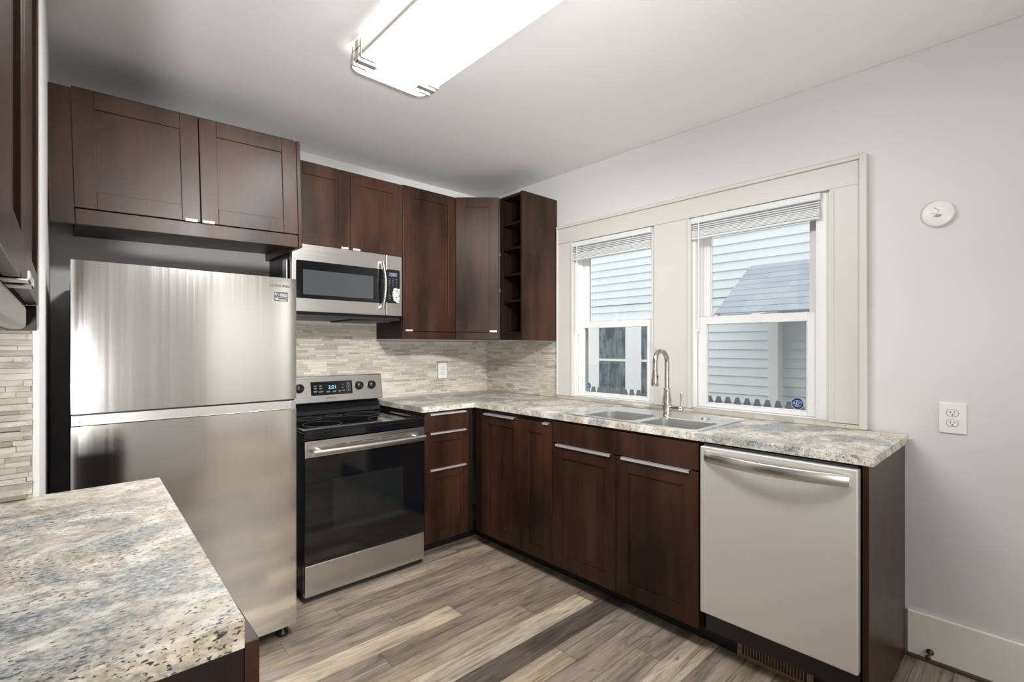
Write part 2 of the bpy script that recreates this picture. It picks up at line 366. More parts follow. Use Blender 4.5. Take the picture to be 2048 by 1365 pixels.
def make_window(idx, Y, blindless):
    y0, y1 = Y  # y0 > y1 (left to right in view)
    root = bpy.data.objects.new('window_%d' % idx, None); COL.objects.link(root); root.location = (.07, (y0 + y1) / 2, WZ[0]); root['kind'] = 'structure'
    ja = MB(); t = .026; r = .052 if idx == 2 else .022
    ja.box((.001, y0 - .001, WZ[0] + .001), (.139, y0 - t, WZ[1] - .001)).box((.001, y1 + .001, WZ[0] + .001), (.139, y1 + r, WZ[1] - .001))
    ja.box((.001, y0 - t, WZ[1] - .03), (.139, y1 + r, WZ[1] - .001)).box((.001, y0 - t, WZ[0] + .001), (.139, y1 + r, WZ[0] + .008))
    for s_, x in ((y0 - t, .062), (y1 + r, .062)):
        d = -.010 if s_ > (y0 + y1) / 2 else .010
        ja.box((.060, s_, WZ[0] + .008), (.066, s_ + d, WZ[1] - .03)).box((.001, s_, WZ[0] + .008), (.012, s_ + d * .7, WZ[1] - .03)).box((.116, s_, WZ[0] + .008), (.122, s_ + d, WZ[1] - .03))
    obj('window_frame', ja, 'window_vinyl', root, .0015)
    a, b = y0 - t - .002, y1 + r + .002; st = .047
    def sash(nm, x0, x1, z0, z1, bot, top):
        m = MB().box((x0, a, z0), (x1, a - st, z1)).box((x0, b, z0), (x1, b + st, z1)).box((x0, a - st, z0), (x1, b + st, z0 + bot)).box((x0, a - st, z1 - top), (x1, b + st, z1))
        gx = x0 + .010
        for q in ((a - st, a - st - .006), (b + st, b + st + .006)): m.box((gx - .004, q[0], z0 + bot), (gx + .008, q[1], z1 - top))
        m.box((gx - .004, a - st, z0 + bot), (gx + .008, b + st, z0 + bot + .006))
        s_ = obj(nm, m, 'window_vinyl', root, .002)
        obj('glass_pane', MB().box((gx, a - st + .003, z0 + bot - .003), (gx + .003, b + st - .003, z1 - top + .003)), 'clear_glass', s_)
        return s_
    lo = sash('lower_sash', .022, .056, WZ[0] + .009, 1.440, .020, .040)
    up = sash('upper_sash', .070, .104, 1.405, WZ[1] - .031, .036, .045)
    ym = (a + b) / 2 - .01
    lk = MB().box((.030, ym + .035, 1.4405), (.050, ym - .035, 1.4445)).box((.034, ym + .022, 1.4445), (.047, ym - .020, 1.450)).box((.026, ym - .020, 1.4465), (.042, ym - .045, 1.451))
    obj('sash_lock', lk, 'white_plastic', lo, .001)
    if idx == 2:
        obj('tilt_latch', MB().box((.0655, b + .018, 1.50), (.0695, b + .006, 1.535)).box((.066, b + .016, 1.54), (.0697, b + .009, 1.55)), 'slot_dark', up)
    obj('window_stop', MB().box((.012, y0 - t, 1.36), (.021, y0 - t - .016, 1.438)), 'window_vinyl', root, .001)
    return root
make_window(1, W1, False); make_window(2, W2, False)
# stone strip along the foot of the windows
ss = MB(); y = -.806
while y > -2.58:
    L = R.uniform(.07, .20); e = max(y - L, -2.58); ss.box((-.030 - R.uniform(0, .003), y - .0006, .9152), (-.0206, e + .0006, .9325)); y = e
tag(obj('stone_strip', ss, 'ledger_stone'), 'thin tan stone strip along counter below both windows', 'backsplash')

def make_blind(y0, y1, ztop, zbot, label):
    root = thing('mini_blind', label, 'window blind', (-.004, (y0 + y1) / 2, zbot), 'raised blinds in the kitchen windows')
    xa, xb = -.026, -.001
    obj('head_rail', MB().box((xa, y0, ztop - .034), (xb, y1, ztop)), 'blind_white', root, .006, seg=3)
    sl = MB(); k = 8; zt = ztop - .042; zb = zbot + .020
    for i in range(k):
        z = zt - (0, .0105, .021, .0305, .0375, .0445, .0515, .0585)[i] * (zt - zb) / .0585; jx = R.uniform(-.0015, .0015); g = .0062; dz = 0
        sl.box((xa + .001 + jx, y0 - .004, z - g + dz), (xb - .002 + jx, y1 + .004, z + dz))
    obj('slat_stack', sl, 'blind_white', root, .0016)
    obj('bottom_rail', MB().box((xa, y0 - .004, zbot), (xb, y1 + .004, zbot + .012)), 'blind_white', root, .003)
    obj('wand', MB().tube([(xa - .004, y0 - .05, ztop - .03), (xa - .006, y0 - .05, 1.60), (xa - .006, y0 - .049, 1.372)], .0036, 8), 'blind_white', root)
    for q in (.18, .80):
        yy = y0 + (y1 - y0) * q
        obj('ladder_cord', MB().tube([(xa - .001, yy, ztop - .034), (xa - .003, yy + .004, (ztop + zbot) / 2), (xa - .001, yy - .003, zbot + .004)], .0012, 6), 'cord_white', root)
    return root
make_blind(-.936, -1.545, 1.988, 1.862, 'white mini blind raised at the top of the narrower left window near the cabinets')
make_blind(-1.797, -2.430, 1.989, 1.868, 'white mini blind raised at top of the larger right window')

# ADT stickers inside the panes
def sticker(y, z, r, label, big):
    root = thing('security_sticker', label, 'sticker', (.0315, y, z - r), 'security stickers on the window panes')
    T = frame((.0318, y, z), (0, -1, 0), (-1, 0, 0))
    oc = lambda q: [(q * math.cos(math.radians(22.5 + 45 * i)), q * math.sin(math.radians(22.5 + 45 * i))) for i in range(8)]
    obj('border', MB().prism(oc(r * 1.07), -.0002, .0003, T), 'mark_white', root); f = obj('face', MB().prism(oc(r), .0003, .0008, T), 'sticker_blue', root)
    text('lettering', 'ADT', r * .78, T((0, r * .05, .0010)), RX, 'mark_white', root, sx=1.05)
    for q in ((-.62, -.42, .62, -.35), (-.30, -.58, .30, -.52), (-.42, .50, .42, .55)): obj('fine_print', MB().box((q[0] * r, q[1] * r, .0008), (q[2] * r, q[3] * r, .0011), T), 'mark_white', root)
sticker(-2.317, 1.001, .028, 'blue octagonal sticker with white letters in the right window pane', True)
sticker(-1.040, 1.011, .0195, 'small blue octagonal sticker with white letters in left window pane', False)

# ------------------------------------------------------------------ backsplashes of stacked stone
def stones(name, T, w, h, row, lmin, lmax, holes, label, prot=.006, split=.06, left0=0):
    smooth = MB(); rough = MB(); z = 0.0005
    while z < h - .004:
        rh = row * R.uniform(.8, 1.25); z1 = min(z + rh, h)
        x = -R.uniform(0, lmax * .5)
        while x < w:
            L = R.uniform(lmin, lmax); a, b = max(x, 0), min(x + L, w); x += L
            if b - a < .004: continue
            if any(a < hx1 and b > hx0 and z < hz1 and z1 > hz0 for hx0, hx1, hz0, hz1 in holes):
                segs = []
                for hx0, hx1, hz0, hz1 in holes:
                    if z < hz1 and z1 > hz0:
                        if a < hx0: segs.append((a, min(b, hx0)))
                        if b > hx1: segs.append((max(a, hx1), b))
            else: segs = [(a, b)]
            for p, q in segs:
                if q - p < .004: continue
                g = .0005; dp = .003 + R.random() ** 3 * prot
                if R.random() < split: rough.box((p + g, z + g, .0005), (q - g, z1 - g, dp + prot), T)
                else: smooth.box((p + g, z + g, .0005), (q - g, z1 - g, dp), T)
        z = z1
    n0 = len(smooth.f); smooth.add([tuple(v) for v in rough.v], rough.f, mi=1)
    bk = MB().box((0, 0, 0.0002), (w, .405 if h > .5 else h, .0022), T)
    if h > .5: bk.box((0, .405, .0002), (.80, h, .0022), T)
    smooth.add([tuple(v) for v in bk.v], bk.f, mi=2)
    o = obj(name, smooth, ['ledger_stone', 'split_stone', 'grout'])
    return tag(o, label, 'backsplash')
stones('stone_backsplash', frame((-1.80, 0, .915), (1, 0, 0), (0, -1, 0)), 1.799, .505, .0150, .035, .15, [(1.305, 1.398, .112, .238), (.80, 1.80, .4075, .6)], 'tan stacked stone backsplash on the back wall behind the stove and corner', .005, .04)
stones('stone_backsplash', frame((0, -.0105, .915), (0, -1, 0), (-1, 0, 0)), .780, .402, .0150, .035, .15, [], 'tan stacked stone backsplash between room corner and window casing', .005, .05)
stones('stone_backsplash', frame((XL + .002, YA, .916), (1, 0, 0), (0, -1, 0)), .372, .402, .0128, .035, .13, [], 'stacked stone backsplash above the near left counter with rough chips standing out', .018, .22)
tag(obj('caulk_line', MB().box((XL + .01, YA - .012, .9145), (XA - .012, YA - .0005, .922)), 'caulk'), 'yellowish caulk bead at the foot of the left stone backsplash', 'caulk')

# ------------------------------------------------------------------ cabinets
def door_mesh(w, h, T, th=.019, st=.068, rec=.0065):
    m = MB(); g = .0004
    m.box((0, 0, 0), (st, h, th), T).box((w - st, 0, 0), (w, h, th), T)
    m.box((st + g, 0, 0), (w - st - g, st, th), T).box((st + g, h - st, 0), (w - st - g, h, th), T)
    m.box((st - .002, st - .002, .003), (w - st + .002, h - st + .002, th - rec), T)
    return m
def tab(T, a0, a1, b, th=.019, down=True, parent=None, lip=.010):
    """edge pull wrapped over the door edge at height b: plate and front lip"""
    s = -1 if down else 1
    m = MB().box((a0, b, -.004), (a1, b + s * .0022, th + .009), T).box((a0, b + s * .0022, th + .0065), (a1, b - s * lip, th + .009), T)
    if down: m.box((a0, b + s * .0022, -.004), (a1, b - s * .012, -.0022), T)
    obj('handle', m, 'chrome_tab', parent, .0006)

# -- above the fridge
ofc = thing('wall_cabinet', 'wide dark brown two-door cabinet hung over the refrigerator', 'cabinet', (-2.629, -.28, 1.757), 'dark brown wall cabinets')
T = frame((-2.556, -.551, 1.822), (1, 0, 0), (0, -1, 0))
obj('carcass', MB().box((-2.553, -.549, 1.800), (-1.712, -.012, 2.300)), 'espresso_dark', ofc)
obj('side_panel', MB().box((-1.7095, -.572, 1.757), (-1.692, -.012, 2.292)), 'espresso', ofc, .001)
obj('light_rail', MB().box((-2.5545, -.566, 1.757), (-1.7105, -.548, 1.8185)), 'espresso', ofc, .0015)
obj('filler_panel', MB().box((-2.629, -.566, 1.757), (-2.5565, -.548, 2.286)), 'espresso', ofc, .001)
for a0, a1, h0, h1 in ((0, .4215, .363, .408), (.4255, .845, .428, .474)):
    Td = frame(T((a0, 0, 0)), (1, 0, 0), (0, -1, 0))
    d = obj('door', door_mesh(a1 - a0, .466, Td), 'espresso', ofc, .0012); tab(T, h0, h1, -.001, parent=d)
ofc.rotation_euler = (0, -.0262, 0)
# -- above the microwave
mc = thing('wall_cabinet', 'short dark brown two-door cabinet directly above the microwave', 'cabinet', (-1.348, -.18, 1.842), 'dark brown wall cabinets')
obj('carcass', MB().box((-1.688, -.349, 1.843), (-1.003, -.012, 2.302)), 'espresso_dark', mc)
for a, b, h in ((-1.6885, -1.3495, (-1.405, -1.362)), (-1.3465, -1.002, (-1.335, -1.290))):
    Td = frame((a, -.3505, 1.8465), (1, 0, 0), (0, -1, 0))
    d = obj('door', door_mesh(b - a, .4555, Td), 'espresso', mc, .0012); tab(Td, h[0] - a, h[1] - a, -.001, parent=d)
# -- tall cabinet right of the microwave
tw = thing('wall_cabinet', 'tall dark brown single-door wall cabinet to the right of the microwave', 'cabinet', (-.79, -.18, 1.327), 'dark brown wall cabinets')
obj('carcass', MB().box((-.999, -.349, 1.327), (-.584, -.012, 2.306)), 'espresso_dark', tw, .001)
Td = frame((-.999, -.3505, 1.377), (1, 0, 0), (0, -1, 0))
d = obj('door', door_mesh(.415, .930, Td), 'espresso', tw, .0012); tab(Td, .015, .066, -.001, parent=d)
obj('light_rail', MB().box((-.999, -.3655, 1.327), (-.584, -.3505, 1.3725)), 'espresso', tw, .001)
# -- diagonal corner cabinet
cc = thing('wall_cabinet', 'dark brown corner wall cabinet with a narrow diagonal door', 'cabinet', (-.25, -.25, 1.327), 'dark brown wall cabinets')
A = Vector((-.580, -.360, 0)); B = Vector((-.358, -.564, 0)); u = (B - A).normalized(); w = Vector((u.y, -u.x, 0)); w = w if w.x < 0 else -w
Lc = (B - A).length
poly = [(-.5825, -.012), (-.5825, -.352), (-.352, -.5665), (-.012, -.5665), (-.012, -.012)]
obj('carcass', MB().prism(poly, 1.327, 2.306), 'espresso_dark', cc)
Td = frame((A.x + u.x * .003 + w.x * .003, A.y + u.y * .003 + w.y * .003, 1.377), u, w)
d = obj('door', door_mesh(Lc - .006, .930, Td, st=.066), 'espresso', cc, .0012); tab(Td, Lc - .006 - .062, Lc - .006 - .012, -.001, parent=d)
obj('light_rail', MB().box((0, -.050, 0), (Lc - .006, -.0045, .015), Td), 'espresso', cc, .001)
# -- open shelf unit
ws = thing('open_shelf_unit', 'tall narrow dark brown open shelf unit beside the left window casing', 'shelf', (-.18, -.68, 1.318), 'dark brown wall cabinets')
obj('end_panel', MB().box((-.352, -.7895, 1.318), (-.012, -.773, 2.312)), 'espresso', ws, .001)
obj('side_panel', MB().box((-.345, -.583, 1.322), (-.012, -.568, 2.309)), 'espresso_dark', ws, .001)
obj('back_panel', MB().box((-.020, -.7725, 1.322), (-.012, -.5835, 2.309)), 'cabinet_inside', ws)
obj('top_panel', MB().box((-.345, -.7725, 2.293), (-.0205, -.5835, 2.309)), 'espresso_dark', ws, .001)
for z in (1.377, 1.595, 1.775, 1.955, 2.125):
    obj('shelf', MB().box((-.338, -.772, z - .018), (-.0205, -.584, z)), 'espresso_dark', ws, .001)
obj('light_rail', MB().box((-.349, -.7725, 1.322), (-.334, -.5835, 1.358)), 'espresso_dark', ws, .001)
for z in (1.905, 1.655): obj('hinge', MB().box((-.3555, -.570, z), (-.3525, -.5672, z + .019)), 'chrome_tab', ws)
# -- near-left wall cabinet, doors facing right
lc = thing('wall_cabinet', 'dark brown two-door wall cabinet at the left edge above the near counter', 'cabinet', (-2.83, -2.08, 1.378), 'dark brown wall cabinets')
obj('carcass', MB().box((XL + .012, -2.69, 1.379), (-2.656, YA - .014, 2.31)), 'espresso_dark', lc)
for y0, y1, h in ((-1.477, -2.062, (.515, .565)), (-2.066, -2.650, (.025, .075))):
    Td = frame((-2.6545, y0, 1.379), (0, -1, 0), (1, 0, 0))
    d = obj('door', door_mesh(abs(y1 - y0), .93, Td, rec=.008), 'espresso', lc, .0012); tab(Td, h[0], h[1], -.001, parent=d, lip=.012)
obj('light_rail', MB().box((XL + .012, -1.500, 1.318), (-2.638, YA - .016, 1.377)), 'espresso_dark', lc, .001)
hd = thing('range_hood', 'slim grey metal hood with rounded corners under the left wall cabinet', 'range hood', (-2.83, -1.92, 1.318))
pr = rrect(-2.30, -1.545, XL + .03, -2.652, .02)
obj('body', MB().prism([(y, x) for x, y in rrect(-2.30, -1.54, XL + .03, -2.653, .022)], 1.319, 1.3765), 'hood_metal', hd, .012, seg=4)
obj('underside', MB().box((XL + .05, -2.28, 1.3155), (-2.68, -1.56, 1.3192)), 'black_plastic', hd)

# -- base cabinets along the back wall and under the windows
CT = .914; TH = .0306; CU = CT - TH
kick = MB().box((-1.02, -.513, .0005), (-.5125, -.498, .088)).box((-.5275, -2.716, .0005), (-.5125, -.5135, .088))
tag(obj('toe_kick', kick, 'kick_black', bevel=.001), 'black toe kick board running under the lower cabinets and dishwasher', 'toe kick')
db = thing('base_cabinet', 'dark brown three-drawer base cabinet right of the stove', 'cabinet', (-.84, -.30, .09), 'dark brown base cabinets')
obj('carcass', MB().box((-1.016, -.609, .089), (-.640, -.014, CU - .002)), 'espresso_dark', db)
for z0, z1, plain in ((.757, .868, True), (.535, .753, False), (.092, .531, False)):
    Td = frame((-1.004, -.611, z0), (1, 0, 0), (0, -1, 0)); ww = .328; hh = z1 - z0
    m_ = MB().box((0, 0, 0), (ww, hh, .019), Td) if plain else door_mesh(ww, hh, Td, st=.058)
    d = obj('drawer', m_, 'espresso', db, .0012); tab(Td, .038, ww - .022, hh + .0008, down=False, parent=d, lip=.009)
obj('corner_filler', MB().box((-.674, -.627, .092), (-.640, -.611, CU - .003)), 'espresso_dark', db, .001)
cb = thing('base_cabinet', 'dark brown corner base cabinet with two narrow doors left of the sink cabinet', 'cabinet', (-.30, -.97, .09), 'dark brown base cabinets')
obj('carcass', MB().box((-.607, -1.309, .089), (-.014, -.640, CU - .002)), 'espresso_dark', cb)
for y0, y1, h in ((-.703, -1.064, (.025, .305)), (-1.068, -1.307, (.175, .218))):
    Td = frame((-.609, y0, .092), (0, -1, 0), (-1, 0, 0)); ww = y0 - y1
    d = obj('door', door_mesh(ww, .762, Td, st=.062), 'espresso', cb, .0012); tab(Td, h[0], h[1], .7628, down=False, parent=d, lip=.009)
obj('corner_filler', MB().box((-.625, -.700, .092), (-.609, -.640, CU - .003)), 'espresso_dark', cb, .001)
sb = thing('base_cabinet', 'dark brown sink base cabinet with plain front strip above two doors', 'cabinet', (-.30, -1.73, .09), 'dark brown base cabinets')
# open-topped box so that the sink bowls hang inside
obj('carcass', MB().box((-.607, -1.326, .089), (-.014, -1.312, CU - .002)).box((-.607, -2.157, .089), (-.014, -2.143, CU - .002)).box((-.030, -2.143, .089), (-.014, -1.326, CU - .002)).box((-.607, -2.143, .089), (-.030, -1.326, .105)).box((-.607, -2.143, .74), (-.592, -1.326, CU - .002)), 'espresso_dark', sb)
Td = frame((-.609, -1.312, .758), (0, -1, 0), (-1, 0, 0)); obj('front_strip', MB().box((0, 0, 0), (.834, .112, .019), Td), 'espresso', sb, .0012)
for y0, y1, h in ((-1.312, -1.727, (.030, .385)), (-1.731, -2.146, (.030, .375))):
    Td = frame((-.609, y0, .092), (0, -1, 0), (-1, 0, 0)); ww = y0 - y1
    d = obj('door', door_mesh(ww, .658, Td), 'espresso', sb, .0012); tab(Td, h[0], h[1], .6588, down=False, parent=d, lip=.011)
tag(obj('end_panel', MB().box((-.634, -2.736, .0008), (-.021, -2.718, CU - .001)), 'espresso', bevel=.001), 'dark brown cabinet end panel standing right of the dishwasher', 'panel')
# near-left base cabinet
lb = thing('base_cabinet', 'dark brown base cabinet under the near left counter', 'cabinet', (-2.72, -1.92, .0), 'dark brown base cabinets')
obj('carcass', MB().box((XL + .004, -2.362, .09), (-2.408, YA - .006, .874)), 'espresso_dark', lb)
obj('toe_kick', MB().box((XL + .004, -2.355, .0008), (-2.46, YA - .01, .0895)), 'kick_black', lb)
obj('end_panel', MB().box((XL + .004, -2.378, .0008), (-2.407, -2.3625, .874)), 'espresso_dark', lb, .001)
for y0, y1 in ((-2.378, -1.925), (-1.921, -1.468)):
    Td = frame((-2.406, y0, .094), (0, 1, 0), (1, 0, 0))
    d = obj('door', door_mesh(y1 - y0, .775, Td), 'espresso', lb, .0012)

# ------------------------------------------------------------------ countertops
SK = dict(x0=-.606, x1=-.112, y0=-2.128, y1=-1.398)   # sink outline
hx0, hx1, hy0, hy1 = SK['x0'] + .012, SK['x1'] - .012, SK['y0'] + .012, SK['y1'] - .012
ct = MB()
LEND = -2.748; D = .635; XB = -.0205
for a, b in (((-1.024, -D), (-D, -.0125)), ((-D, -D), (XB + .008, -.0125)), ((-D, hy1), (XB + .008 - .0, -D)), ((-D, hy0), (hx0, hy1)), ((hx1, hy0), (XB, hy1)), ((-D, LEND), (XB, hy0))):
    ct.box((a[0], a[1], CU), (b[0], b[1], CT))
tag(obj('countertop', ct, 'granite', loc=(-.32, -1.4, CU)), 'L-shaped grey granite-look countertop with the sink set in it', 'countertop', 'granite-look countertops')
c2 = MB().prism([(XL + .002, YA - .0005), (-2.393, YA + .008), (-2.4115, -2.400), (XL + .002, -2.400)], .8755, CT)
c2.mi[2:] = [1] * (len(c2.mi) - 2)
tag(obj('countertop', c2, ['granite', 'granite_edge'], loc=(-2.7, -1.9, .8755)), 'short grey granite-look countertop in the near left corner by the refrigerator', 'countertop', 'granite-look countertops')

# ------------------------------------------------------------------ sink
sk = thing('kitchen_sink', 'stainless steel double-bowl sink set in the countertop below the windows', 'sink', (-.36, -1.76, CT))
z = CT + .0035
bowls = [(-.566, -.312, -1.772, -1.462), (-.580, -.322, -2.104, -1.806)]
rim = MB(); X_, Y_ = (SK['x0'], SK['x1']), (SK['y0'], SK['y1'])
ymid = (bowls[0][2] + bowls[1][3]) / 2
cells = [(X_[0], -.300, ymid, Y_[1], bowls[0]), (X_[0], -.300, Y_[0], ymid, bowls[1])]
for x0, x1, y0, y1, b in cells:
    lp = rrect(b[0], b[1], b[2], b[3], .045, 6); out = []
    cor = [(x1, y1), (x0, y1), (x0, y0), (x1, y0)]
    for i in range(4): out += [cor[i]] * 7
    k = len(lp); vs = [(p[0], p[1], z) for p in out] + [(p[0], p[1], z) for p in lp]
    rim.add(vs, [(i, (i + 1) % k, k + (i + 1) % k, k + i) if out[i] != out[(i + 1) % k] else (i, k + (i + 1) % k, k + i) for i in range(k)])
    bw = MB(); rows = []
    for ins, dz in ((0, 0), (.003, -.004), (.008, -.10), (.014, -.150), (.030, -.170)):
        rows.append([(p[0], p[1], z + dz) for p in rrect(b[0] + ins, b[1] - ins, b[2] + ins, b[3] - ins, .045, 6)])
    for r0, r1 in zip(rows, rows[1:]): bw.add(r0 + r1, [(i, (i + 1) % k, k + (i + 1) % k, k + i) for i in range(k)], smooth=True)
    bw.add(rows[-1], [tuple(range(k))])
    o = obj('bowl', bw, 'sink_steel', sk)
    obj('drain', MB().lathe([(.0, .0), (.038, .0), (.040, .002), (.030, .003), (0.001, .001)], 20, lambda p, c=((b[0] + b[1]) / 2, (b[2] + b[3]) / 2): (c[0] + p[0], c[1] + p[1], z - .1698 + p[2])), 'brushed_nickel', o)
rim.add([(-.300, Y_[0], z), (X_[1], Y_[0], z), (X_[1], Y_[1], z), (-.300, Y_[1], z)], [(0, 1, 2, 3)])
rimw = MB(); rimw.v = rim.v; rimw.f = rim.f; rimw.mi = rim.mi; rimw.sm = rim.sm
for (ax, ay), (bx, by) in (((X_[0], Y_[0]), (X_[1], Y_[0])), ((X_[1], Y_[0]), (X_[1], Y_[1])), ((X_[1], Y_[1]), (X_[0], Y_[1])), ((X_[0], Y_[1]), (X_[0], Y_[0]))):
    rimw.tube([(ax, ay, CT + .0025), (bx, by, CT + .0025)], .0036, 8)
obj('rim', rimw, 'sink_steel', sk)
obj('hole_cover', MB().lathe([(.022, 0), (.022, .003), (.016, .006), (.001, .0068)], 22, lambda p: (-.235 + p[0], -1.985 + p[1], z + .0005 + p[2])), 'brushed_nickel', sk)

# ------------------------------------------------------------------ faucet
fx, fy = -.229, -1.771
fa = thing('faucet', 'brushed nickel pull-down gooseneck faucet behind the sink', 'faucet', (fx, fy, z + .0005))
L0 = lambda p: (fx + p[0], fy + p[1], z + .0008 + p[2])
obj('body', MB().lathe([(.0225, 0), (.0225, .006), (.0195, .012), (.020, .022), (.0245, .040), (.0250, .062), (.0215, .088), (.0175, .110), (.0165, .128), (.0180, .131), (.0180, .137), (.0150, .139)], 28, L0), 'brushed_nickel', fa)
R_ = .0585; zc = 1.196; path = [(fx, fy, z + .138), (fx, fy, 1.12), (fx, fy, zc)] + [(fx - R_ + R_ * math.cos(a), fy, zc + R_ * math.sin(a)) for a in [math.pi * i / 14 for i in range(1, 14)]] + [(fx - 2 * R_, fy, zc), (fx - 2 * R_ - .001, fy, 1.163)]
obj('spout', MB().tube(path, .0122, 16), 'brushed_nickel', fa)
hx = fx - 2 * R_ - .001
sp = obj('spray_head', MB().lathe([(.0140, 0), (.0190, .004), (.0185, .020), (.0150, .055), (.0128, .078), (.0128, .084), (.0140, .085), (.0140, .0885), (.012, .089)], 24, lambda p: (hx + p[0] - .0, fy + p[1], 1.0745 + p[2])), 'brushed_nickel', fa)
obj('spray_button', MB().box((hx - .004, fy - .0175, 1.112), (hx + .004, fy - .0125, 1.128)), 'black_plastic', sp, .001)
obj('side_arm', MB().tube([(fx, fy - .012, z + .038), (fx, fy - .055, z + .038), (fx, fy - .066, z + .038), (fx, fy - .086, z + .038), (fx, fy - .091, z + .038)], [.0115, .0115, .0135, .0135, .010], 18), 'brushed_nickel', fa)
obj('lever', MB().tube([(fx, fy - .0785, z + .045), (fx - .001, fy - .081, z + .065), (fx - .002, fy - .083, z + .098), (fx - .002, fy - .084, z + .116), (fx - .002, fy - .084, z + .121)], [.0065, .0035, .0055, .0062, .003], 14), 'brushed_nickel', fa)

# ------------------------------------------------------------------ refrigerator
rf = thing('refrigerator', 'stainless steel top-freezer refrigerator left of the stove', 'refrigerator', (-2.20, -.48, 0))
FX = (-2.572, -1.829); FY = -.885
def pillow(x0, x1, z0, z1, y, th, bow=.002, nx=18, nz=18, r=.007):
    m = MB(); vs = []
    for j in range(nz + 1):
        for i in range(nx + 1):
            s = i / nx; t = j / nz; s_ = .5 - .5 * math.cos(math.pi * s); t_ = .5 - .5 * math.cos(math.pi * t)
            e = (1 - abs(2 * s_ - 1) ** 12); b = (1 - (2 * s_ - 1) ** 2) * .5 + .5
            vs.append((x0 + (x1 - x0) * s_, y + r * .25 * (1 - e) - bow * e * (.4 + .6 * (1 - (2 * s_ - 1) ** 4) * (1 - .5 * t_ ** 2 * (1 - t_) ** 2)), z0 + (z1 - z0) * t_))
    W_ = nx + 1; fs = [(j * W_ + i, j * W_ + i + 1, (j + 1) * W_ + i + 1, (j + 1) * W_ + i) for j in range(nz) for i in range(nx)]
    m.add(vs, fs, smooth=True)
    ring = [j for j in range(W_)] + [j * W_ + nx for j in range(1, nz + 1)] + [nz * W_ + i for i in range(nx - 1, -1, -1)] + [j * W_ for j in range(nz - 1, 0, -1)]
    rv = [vs[i] for i in ring]; bk = [(p[0], y + th, p[2]) for p in rv]; k = len(rv)
    m.add(rv + bk, [(i, (i + 1) % k, k + (i + 1) % k, k + i) for i in range(k)]); m.add(bk, [tuple(range(k))])
    return m
obj('cabinet_body', MB().box((FX[0] + .004, FY + .066, .045), (FX[1] - .004, -.06, 1.560)), 'grey_body', rf, .004)
fd = obj('freezer_door', pillow(FX[0], FX[1], 1.047, 1.577, FY, .06), 'stainless_fridge', rf)
rd = obj('fridge_door', pillow(FX[0], FX[1], .052, 1.003, FY, .06), 'stainless_fridge', rf)
obj('handle_recess', MB().box((FX[0] + .001, FY + .012, 1.0045), (FX[0] + .024, FY + .06, 1.040)).box((FX[1] - .024, FY + .004, 1.0045), (FX[1] - .001, FY + .06, 1.040)).add(
    [(FX[0] + .024, FY + .006, 1.0045), (FX[1] - .024, FY + .006, 1.0045), (FX[1] - .024, FY + .0085, 1.040), (FX[0] + .024, FY + .0085, 1.040), (FX[0] + .024, FY + .06, 1.0045), (FX[1] - .024, FY + .06, 1.0045), (FX[1] - .024, FY + .06, 1.040), (FX[0] + .024, FY + .06, 1.040)],
    [(0, 1, 2, 3), (4, 7, 6, 5), (0, 4, 5, 1), (3, 2, 6, 7), (0, 3, 7, 4), (1, 5, 6, 2)]), 'stainless', rd, .0008)
obj('door_gasket', MB().box((FX[0] + .006, FY + .010, 1.0405), (FX[1] - .006, FY + .06, 1.0465)), 'black_plastic', rf)
obj('hinge_cover', MB().box((FX[1] - .075, FY + .005, 1.0408), (FX[1] - .012, FY + .0095, 1.0462)), 'black_plastic', rf); obj('hinge_cover', MB().box((FX[0] + .004, FY + .004, 1.0408), (FX[0] + .02, FY + .0095, 1.0462)), 'black_plastic', rf)
obj('base_grille', MB().box((FX[0] + .02, FY + .05, .018), (FX[1] - .02, FY + .09, .049)), 'black_plastic', rf)
for x in (FX[0] + .06, FX[1] - .045):
    obj('foot', MB().lathe([(.022, 0), (.024, .003), (.024, .015), (.014, .019), (.012, .046)], 20, lambda p, x=x: (x + p[0], FY + .045 + p[1], .0006 + p[2])), 'black_plastic', rf)
text('brand_lettering', 'SAMSUNG', .0155, (-1.8985, FY - .0022, 1.5405), RY, 'dark_ink', fd, sx=1.18)
sy = FY - .0020
stk = obj('warranty_sticker', MB().box((-1.921, sy - .0004, 1.475), (-1.866, sy + .001, 1.514)), 'sticker_black', fd)
text('sticker_text', 'DIGITAL', .0082, (-1.8985, sy - .0008, 1.5045), RY, 'mark_white', stk, 'LEFT'); text('sticker_text', 'INVERTER', .0072, (-1.8985, sy - .0008, 1.4975), RY, 'mark_white', stk, 'LEFT', .93)
text('sticker_text', '10', .0115, (-1.9135, sy - .0008, 1.4815), RY, 'mark_white', stk); text('sticker_text', 'WARRANTY', .0070, (-1.9065, sy - .0008, 1.480), RY, 'mark_white', stk, 'LEFT', .98)
lg = MB(); cx_, cz_ = -1.9095, 1.5015
arc = [(cx_ + .0062 * math.cos(math.radians(a)), sy - .0008, cz_ + .0062 * math.sin(math.radians(a))) for a in range(100, -191, -15)]
lg.tube(arc, .0021, 8, flat=(1, .2)); lg.box((cx_ - .0084, sy - .0012, cz_), (cx_ - .0046, sy - .0004, cz_ + .0078)); lg.box((-1.9185, sy - .0011, 1.4888), (-1.8685, sy - .0004, 1.4898))
obj('sticker_logo', lg, 'mark_white', stk)

